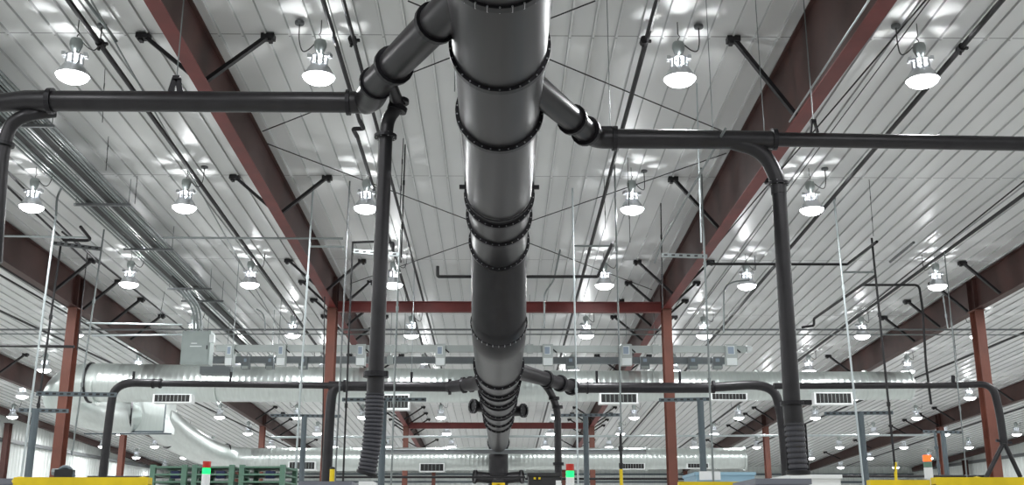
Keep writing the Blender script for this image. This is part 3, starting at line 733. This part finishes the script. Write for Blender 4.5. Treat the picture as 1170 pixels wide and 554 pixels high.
# couplings on the sprinkler mains
bm = BM(); a, b = PR(411, 138, .42), PR(408, 156, .42); tube(bm, smooth_path([a, a + (b - a) * .5 + Vector((.08, 0, 0)), a + (b - a) * .5 + Vector((-.08, 0, 0)), b], .05, 3), .034, 8)
tag(obj('pipe_offset', bm, M['iron'], None, True), 'small dark jog joining two dark pipes above the left drop pipe', 'pipe')
for (px, py), nm in (((1098, 55), 'on the top right main'), ((736, 47), 'on the main right of the duct'), ((115, 50), 'on the top left main'), ((403, 46), 'on the right pipe of the top pair')):
    c = PR(px, py, .33); bm = BM(); tube(bm, [c + Vector((0, -.05, .002)), c + Vector((0, .05, -.002))], .055, 10); tube(bm, [c, c + Vector((-.02, 0, -.09))], .018, 6); cbox(bm, c + Vector((.05, 0, -.0)), (.08, .04, .03))
    tag(obj('pipe_coupling', bm, M['iron']), 'small dark coupling %s' % nm, 'coupling')
# straight runs between two points of the picture, at their own distance
def run(pts, Y, r, m, name, label, cat, rad=.15, group=None, seg=8):
    P_ = [PY(p[0], p[1], p[2] if len(p) > 2 else Y) for p in pts]
    bm = BM(); tube(bm, smooth_path(P_, rad, 5) if len(P_) > 2 else P_, r, seg)
    return tag(obj(name, bm, M[m], None, True), label, cat, group)
run([(-5, 376.5), (1175, 376.5)], 25, .022, 'greypipe', 'cross_pipe', 'upper of two thin grey pipes crossing the whole hall above the busways', 'pipe')
run([(-5, 381.5), (1175, 382.5)], 25.4, .016, 'conduit', 'cross_pipe', 'lower of two thin grey pipes crossing the whole hall above the busways', 'pipe')
run([(99, 369), (208, 371)], 22.5, .02, 'alurod', 'cross_pipe', 'bright short pipe between the left near column and the control box, upper', 'pipe')
run([(105, 383.5), (208, 382.5)], 22.6, .018, 'alurod', 'cross_pipe', 'bright short pipe between the left near column and the control box, lower', 'pipe')
run([(0, 395), (85, 396)], 22.5, .03, 'iron', 'cross_pipe', 'black horizontal pipe ending at the leftmost near column', 'pipe')
run([(0, 269.5), (104, 271.5)], 19.5, .02, 'alurod', 'cross_pipe', 'bright horizontal pipe across the far left beam', 'pipe')
run([(186, 271.5), (392, 272.5)], 18.6, .02, 'conduit', 'cross_pipe', 'long thin horizontal pipe crossing the left roof beam', 'pipe')
run([(72, 274), (105, 275), (92, 259, 19)], 19.6, .03, 'iron', 'cross_pipe', 'black pipe elbow under the left lamps', 'pipe')
run([(500, 304), (500, 316), (548, 316)], 19.2, .03, 'iron', 'cross_pipe', 'black pipe stub turning left of the main duct above the cross beam', 'pipe', .04)
run([(598, 316), (683, 316), (700, 277, 17.5)], 19.2, .03, 'iron', 'cross_pipe', 'black pipe crossing right of the main duct above the cross beam', 'pipe', .04)
run([(402, 277), (426, 276), (450, 277), (449, 286)], 18.6, .022, 'iron', 'cross_pipe', 'small dark pipe bend behind the left drop pipe', 'pipe', .05)
run([(803, 301.5), (968, 302), (1002, 276, 19.0)], 20.8, .028, 'iron', 'cross_pipe', 'black pipe running right behind the tall drop pipe then up along the roof', 'pipe', .05)
run([(916, 374), (930, 372), (930, 364), (1000, 315, 20.5)], 24, .03, 'iron', 'cross_pipe', 'black sloping pipe right of the tall drop pipe with a hooked lower end', 'pipe', .05)
run([(984, 325.5), (1050, 325.5), (1054, 352), (1058, 416), (1064, 462)], 21.5, .026, 'iron', 'cross_pipe', 'black pipe crossing right then dropping in front of the right roof beam', 'pipe', .1)
run([(961, 311), (998, 311)], 20.4, .02, 'conduit', 'cross_pipe', 'short grey pipe between a bright drop pole and a black one', 'pipe')
run([(622, 375), (622, 335), (633, 320), (640, 285)], 20.5, .018, 'conduit', 'cross_pipe', 'thin grey cranked conduit right of the main duct', 'pipe', .1)
run([(827, 380), (827, 330), (835, 322), (856, 320)], 21.5, .018, 'conduit', 'cross_pipe', 'thin grey bent conduit under a lamp in the first bay right', 'pipe', .2)
run([(293, 353), (300, 357), (303, 366), (303, 378)], 21.5, .014, 'conduit', 'cross_pipe', 'thin grey hooked conduit over the left ends of the cross pipes', 'pipe', .1)
run([(993, 0, 8.6), (902, 139, 12.6)], 9, .011, 'conduit', 'cross_pipe', 'thin pipe slung under the right red-edged roof beam down to the branch duct', 'pipe')
run([(829, 147, 10.9), (756, 277, 14.5), (748, 300, 15.2)], 9, .015, 'conduit', 'cross_pipe', 'thin grey pipe running down from the right branch duct toward the right beam foot', 'pipe')
run([(0, 492), (283, 494)], 40, .02, 'greypipe', 'cross_pipe', 'thin grey wire-like pipe low across the left wall', 'pipe') if False else None
run([(96, 495.5), (196, 495.5)], 30.5, .02, 'post', 'cross_pipe', 'thin dark bar under the plenum box at left', 'pipe')
run([(310, 499.5), (1062, 497)], 36.5, .035, 'alurod', 'cross_pipe', 'thin pale pipe crossing the hall low behind the middle columns', 'pipe')

# ------------------------------------------------------------------ vertical drop poles
def pole(pt, pb, r, m, label, Y=None, yellow=None, group='drop poles hanging from the roof', fitting=None):
    if pb[1] < 530 and group.startswith('drop') and label[:5] != 'black': Y = None
    Y = Y or PR(pt[0], pt[1], .07).y
    a, b = PY(*pt, Y), PY(*pb, Y); x = (a.x + b.x) / 2
    t = thing('drop_pole', label, 'pole', (x, Y, b.z), group)
    r *= .72
    bm = BM(); tube(bm, [(a.x, Y, a.z), (b.x, Y, b.z)], r, 8); obj('pipe', bm, M[m], t, True)
    if pb[1] >= 540:
        bm = BM(); tube(bm, [(b.x, Y, b.z), (b.x, Y, 0)], r, 8); obj('lower_pipe', bm, M[m], t, True)
    for f in (.33, .7):
        c = a.lerp(b, f); bm = BM(); tube(bm, [c - Vector((0, 0, .04)), c + Vector((0, 0, .04))], r * 1.6, 8); obj('coupling', bm, M[m], t)
    if yellow:
        bm = BM(); tube(bm, [PY(*yellow, Y), PY(pb[0] + .2, pb[1] + 12, Y)], r * 1.25, 8); obj('yellow_sleeve', bm, M['yellow'], t)
    return Y
pole((64, 245), (24, 548), .026, 'alurod', 'bright thin pole at the far left, bent over at its top', 18.0)
run([(64, 247), (65, 225), (71, 213)], 18.0, .02, 'conduit', 'pole_hook', 'grey curved hook at the top of the bright far left pole', 'pipe', .1)
pole((119, 262), (82, 520), .024, 'conduit', 'grey thin pole just right of the leftmost near column', 19.5)
pole((100, 288), (88, 400), .016, 'iron', 'thin black rod beside the top of the leftmost near column', 19.8)
pole((70, 276), (32, 548), .03, 'iron', 'black thin pole between the far left pole and the leftmost near column', 19.8)
pole((358, 211), (337, 548), .024, 'alurod', 'bright pole standing left of the near left centre column')
pole((400, 200), (383, 548), .02, 'greypipe', 'dark slim pole just right of the near left centre column', 18.0)
pole((403, 277), (392, 548), .024, 'iron', 'black pole with dark elbow top beside the left centre column', 18.6)
pole((457, 262), (447, 548), .022, 'conduit', 'pale pole just right of the left drop pipe', 17.8)
pole((463, 165), (458, 300), .016, 'iron', 'thin black hanging rod under the brace rods left of the duct', 16.5)
pole((461, 158), (457, 240), .01, 'iron', 'thinner hanging rod left of the duct', 16.4)
pole((654, 215), (660.5, 552), .022, 'alurod', 'bright pole right of the main duct with a short rung near its top')
pole((702, 185), (710, 500), .02, 'conduit', 'grey pole between the main duct and right centre column')
pole((709, 495), (710, 548), .03, 'iron', 'black lower length of pole right of the duct, yellow at its foot', PR(702, 185, .07).y, yellow=(709.5, 536))
pole((796, 95), (801, 277), .014, 'alurod', 'bright wire-thin rod under the lamp right of the main duct', 14.0)
pole((801, 190), (815, 548), .024, 'conduit', 'grey pole right of the right centre column', 17.3)
pole((755, 232), (757, 352), .016, 'iron', 'thin black pole in front of the foot of the right roof beam', 18.0)
pole((953, 228), (986, 548), .026, 'alurod', 'brightest pole, right of the tall drop pipe')
run([(953, 232), (955, 219), (952, 210)], PR(953, 228, .05).y, .02, 'conduit', 'pole_hook', 'grey hook at the top of the brightest pole on the right', 'pipe', .1)
pole((996, 272), (1024, 548), .03, 'iron', 'black pole right of the brightest pole', 19.3, yellow=(1023, 528))
pole((1076, 328), (1083, 375), .022, 'alurod', 'short bright rod under a lamp left of the rightmost near column', 21.8)
pole((1079, 288), (1105, 548), .018, 'conduit', 'grey pole left of the rightmost near column', 21.0)
pole((1089, 375), (1096, 440), .014, 'conduit', 'short thin grey rod close to the rightmost near column', 21.3)
pole((371, 330), (368, 540), .018, 'iron', 'thin black pole against the near left centre column', 23.0)
pole((188, 333), (183, 362), .01, 'conduit', 'short thin rod left of the conduit bundle', 21)
for (px, y0, y1, nm) in ((120, 78, 140, 'upper left of the left branch'), (124, 156, 195, 'below the left branch duct'), (157, 201, 233, 'right of the conduit bundle'), (993, 205, 270, 'in first bay right'), (931, 139, 0, '')):
    if y1: pole((px, y0), (px - 3 if px < 500 else px + 5, y1), .007, 'iron', 'hair-thin hanging rod %s' % nm, PR(px, y0, .02).y, group='thin hanging rods')
pole((717, 180), (720, 277), .007, 'iron', 'hair-thin hanging rod under the right branch duct, right of the duct', 16.5, group='thin hanging rods')
pole((690, 200), (692, 262), .007, 'iron', 'hair-thin hanging rod left of a lamp right of the duct', 17.3, group='thin hanging rods')
for pts, Y, nm in (([(655, 281), (702, 281)], 18.9, 'rungs between the two poles right of the main duct'),
                   ([(354, 281.5), (394, 282)], 18.3, 'short bar joining the bright pole and the dark pole at left')):
    run(pts, Y, .02, 'conduit', 'cross_bar', 'pale short bar: ' + nm, 'bar')
# perforated strut bars
def strut(px0, py0, px1, py1, Y, label, m='greypipe', post=None):
    t = thing('strut_stand' if post else 'perforated_strut', label, 'strut', PY((px0 + px1) / 2, py0, Y))
    a, b = PY(px0, py0, Y), PY(px1, py1, Y)
    bm = BM(); bar(bm, a, b, .05, .07); n = int((b - a).length / .12)
    for i in range(n):
        c = a.lerp(b, (i + .5) / n); cbox(bm, c + Vector((0, -.026, 0)), (.06, .006, .03), 1)
    obj('strut_bar', bm, [M[m], M['slot']], t)
    if post:
        p, q = PY(post[0], post[1], Y), PY(post[2], post[3], Y)
        bm = BM(); tube(bm, [(p.x, Y, p.z), (p.x, Y, 0)], .065, 10); obj('post', bm, M['post'], t)
strut(60, 277.5, 115, 284.5, 19.6, 'perforated strut bar over the leftmost near column top')
strut(404, 287, 455, 291, 18, 'faint perforated strut bar behind the left drop pipe', 'conduit')
strut(756, 291.5, 808, 293, 18.2, 'perforated strut bar in front of the right roof beam foot', 'conduit')
strut(42, 449.5, 133, 451, 18, 'dark perforated strut bar crossing the leftmost near column', 'post')
strut(22, 468.5, 78, 469.5, 19, 'low strut bar on a slate post at the far left', 'post', (41, 468, 32, 548))
strut(391, 456.5, 487, 456.5, 21, 'strut bar on a slate post between drop pipe and main duct', 'post', (438.5, 459, 436, 552))
strut(309, 474.5, 389, 475.5, 26, 'strut bar on a slate post left of the near left column', 'post', (348, 476, 345, 552))
strut(630, 474.5, 708, 474, 26, 'strut bar on a slate post right of the main duct', 'post', (669, 476, 670, 552))
strut(753, 457, 812, 456, 21, 'strut bar on a slate post at the right centre column', 'post', (800, 457, 804, 552))
strut(942, 472.5, 1020, 471.5, 22, 'strut bar on a slate post right of the brightest pole', 'post', (983, 472, 989, 552))
strut(1055, 493, 1100, 494, 28, 'low strut bar on a slate post near the rightmost column', 'post', (1077, 493, 1081, 548))
pole((1068, 494), (1074, 548), .05, 'post', 'slate pole beside the low strut stand at right', 28)

# ------------------------------------------------------------------ machinery tops along the lower edge
def rail_frame(px0, px1, py, Y, label, knobs=(), th=.11):
    a, b = PY(px0, py, Y), PY(px1, py, Y); z = (a.z + b.z) / 2 - th / 2
    t = thing('guard_rail', label, 'guard rail', (a.x, Y, 0), 'yellow guard rails')
    bm = BM(); bar(bm, (a.x, Y, z), (b.x, Y, z), th, th); obj('top_rail', bm, M['yellow'], t)
    for x in (a.x + .05, b.x - .05):
        bm = BM(); box(bm, (x - .05, Y - .05, 0), (x + .05, Y + .05, z)); obj('post', bm, M['yellow'], t)
    bm = BM(); bar(bm, (a.x, Y, z - .7), (b.x, Y, z - .7), th * .8, th * .8); obj('middle_rail', bm, M['yellow'], t)
    for k in knobs:
        c = PY(k, py, Y); bm = BM(); bmesh.ops.create_icosphere(bm, subdivisions=2, radius=.055, matrix=Matrix.Translation((c.x, Y, z + .025)) @ Matrix.Diagonal((1.3, 1, .7, 1)))
        obj('joint_casting', bm, M['yellow'], t, True)
rail_frame(19, 172, 545.5, 9.0, 'yellow guard rail across the lower left corner', (24, 163))
rail_frame(775, 866, 550.5, 12, 'yellow guard rail right of the right centre column', (862,))
rail_frame(992, 1060, 548.5, 10, 'short yellow guard rail under the orange beacon', ())
rail_frame(1066, 1200, 545.5, 9.0, 'yellow guard rail across the lower right corner', (1116,))
rail_frame(562, 577, 551.5, 14, 'tiny yellow rail directly under the main duct', (), .035)
rail_frame(1090, 1128, 548, 9.6, 'yellow rail piece behind the lower right guard rail', ()) if False else None
def beacon(px, pyt, pyb, Y, top, low, label, glow=None):
    a = PY(px, pyb, Y); b = PY(px, pyt, Y); hgt = b.z - a.z; r = 4.6 * Y / F
    t = thing('stack_light', label, 'beacon', (a.x, Y, 0), 'machine stack lights')
    bm = BM(); lathe(bm, [(r, 0), (r, hgt * .32), (r * .9, hgt * .33)], (a.x, Y, b.z - hgt * .33), 14, cap=True); obj('upper_lens', bm, M[top], t, True)
    bm = BM(); lathe(bm, [(r, 0), (r, hgt * .3)], (a.x, Y, b.z - hgt * .65), 14, cap=True); obj('lower_lens', bm, M[low], t, True)
    bm = BM(); lathe(bm, [(r * 1.02, 0), (r * 1.02, hgt * .6)], (a.x, Y, b.z - hgt * 1.27), 14, cap=True); obj('white_segment', bm, M['white'], t, True)
    bm = BM(); tube(bm, [(a.x, Y, 0), (a.x, Y, b.z - hgt * 1.2)], r * .6, 8); obj('stem', bm, M['white'], t)
beacon(235, 527, 549, 13, 'ledred', 'ledgreen', 'green lit beacon with red cap on the lower left')
beacon(651.5, 530, 553, 13, 'ledred', 'ledgreen', 'green lit beacon with red cap right of the main duct')
beacon(1061, 520, 541, 13, 'ledorange', 'green', 'orange lit beacon at the lower right')
# green racks
for (x0, x1, nm) in ((171, 214, 'left'), (219, 268, 'middle one behind the green beacon'), (273, 326, 'right')):
    Y = 15; a, b = PY(x0, 556, Y), PY(x1, 531, Y); t = thing('green_machine', 'green framed machine top at lower left, %s' % nm, 'machine', (a.x, Y, 0), 'green framed machines')
    for x in (a.x + .03, b.x - .03):
        for yy in (Y, Y + .9):
            bm = BM(); box(bm, (x - .035, yy - .035, 0), (x + .035, yy + .035, b.z)); obj('post', bm, M['green'], t)
    for k in range(4):
        z = b.z - .02 - k * .1
        bm = BM(); box(bm, (a.x, Y - .04, z - .022), (b.x, Y + .94, z + .0)); obj('shelf', bm, M['green'], t)
    bm = BM(); box(bm, (a.x + .08, Y + .1, b.z - 1.3), (b.x - .08, Y + .8, b.z - .34)); obj('machine_body', bm, M['green'], t)
    bm = BM(); cbox(bm, ((a.x * .35 + b.x * .65), Y + .1, b.z - .13), (.12, .1, .1)); obj('blue_unit', bm, M['blue'], t)
def cabinet(x0, x1, pyt, Y, d, m, label, name='machine_cabinet', cat='machine', extra=None):
    a, b = PY(x0, 560, Y), PY(x1, pyt, Y); t = thing(name, label, cat, (a.x, Y, 0))
    bm = BM(); box(bm, (a.x, Y, .05), (b.x, Y + d, b.z)); obj('housing', bm, M[m], t)
    bm = BM(); box(bm, (a.x - .02, Y - .02, b.z - .04), (b.x + .02, Y + d + .02, b.z + .01)); obj('lid', bm, M[m], t)
    bm = BM(); box(bm, (a.x + .03, Y - .01, b.z - .9), (b.x - .03, Y, b.z - .1)); obj('panel', bm, M[m], t)
    return t, a, b
t, a, b = cabinet(604, 640, 541, 16, .5, 'black', 'black control cabinet with small white sticker right of the main duct', 'control_cabinet', 'cabinet')
bm = BM(); box(bm, (a.x + .4, 15.975, b.z - .17), (a.x + .48, 15.985, b.z - .1)); obj('sticker', bm, M['white'], t)
for k in (0, 1):
    bm = BM(); cbox(bm, (a.x + .09 + k * .07, 15.98, b.z - .07), (.03, .03, .03)); obj('indicator', bm, M['yellow'], t)
t, a, b = cabinet(796, 862, 540, 18, 1.2, 'paleblue', 'pale blue and white machine top right of the right centre column')
bm = BM(); box(bm, (a.x + .05, 17.96, b.z - .12), (a.x + .4, 17.99, b.z + .02)); obj('white_cover', bm, M['white'], t)
cabinet(866, 924, 548, 9.5, .9, 'deck', 'low grey blue machine top under the tall drop pipe')
cabinet(905, 960, 543, 14, 1.0, 'white', 'white machine top just behind the tall hose end')
cabinet(344, 400, 551, 12, .8, 'deck', 'low grey blue machine top at the foot of the left centre column')
cabinet(0, 20, 548, 9.4, .8, 'deck', 'low grey blue machine top in the lower left corner')
cabinet(412, 424, 551, 11, .3, 'white', 'small white machine corner under the left hose')
for px0, px1, py, Y, nm in ((100, 600, 545, 27, 'left of the main duct'), (600, 790, 547, 27, 'right of the main duct'), (905, 1142, 544, 24.4, 'right of the tall hose')):
    run([(px0, py), (px1, py)], Y, .03, 'iron', 'air_line', 'thin black horizontal line low in the picture, %s' % nm, 'pipe')
t = thing('valve_cluster', 'dark cluster of pipe fittings at the leftmost near column, above the yellow rail', 'fitting', PY(74, 545, 14))
bm = BM(); tube(bm, smooth_path([PY(64, 544, 14), PY(70, 534, 14), PY(80, 534, 14), PY(84, 545, 14)], .1, 4), .03, 8); obj('curved_pipe', bm, M['post'], t)
bm = BM(); cbox(bm, PY(74, 541, 14), (.22, .12, .1)); obj('valve_body', bm, M['iron'], t)
bm = BM(); tube(bm, [PY(60, 539, 14), PY(67, 539, 14)], .045, 10); obj('valve_handle', bm, M['conduit'], t)
bm = BM(); tube(bm, [PY(74, 541, 14), Vector((PY(74, 541, 14).x, 14, 0))], .04, 8); obj('stem', bm, M['iron'], t)
t = thing('yellow_sleeve_post', 'short yellow bollard sleeve at the foot of the near left column', 'post', Vector((PY(380, 540, 20).x, 20, 0)))
p = PY(380, 536, 20); bm = BM(); tube(bm, [(p.x, 20, 0), (p.x, 20, p.z)], .05, 10); obj('sleeve', bm, M['yellow'], t)
bm = BM(); lathe(bm, [(.055, 0), (.05, .03), (.01, .045)], (p.x, 20, p.z), 10, cap=True); obj('cap', bm, M['ring'], t)
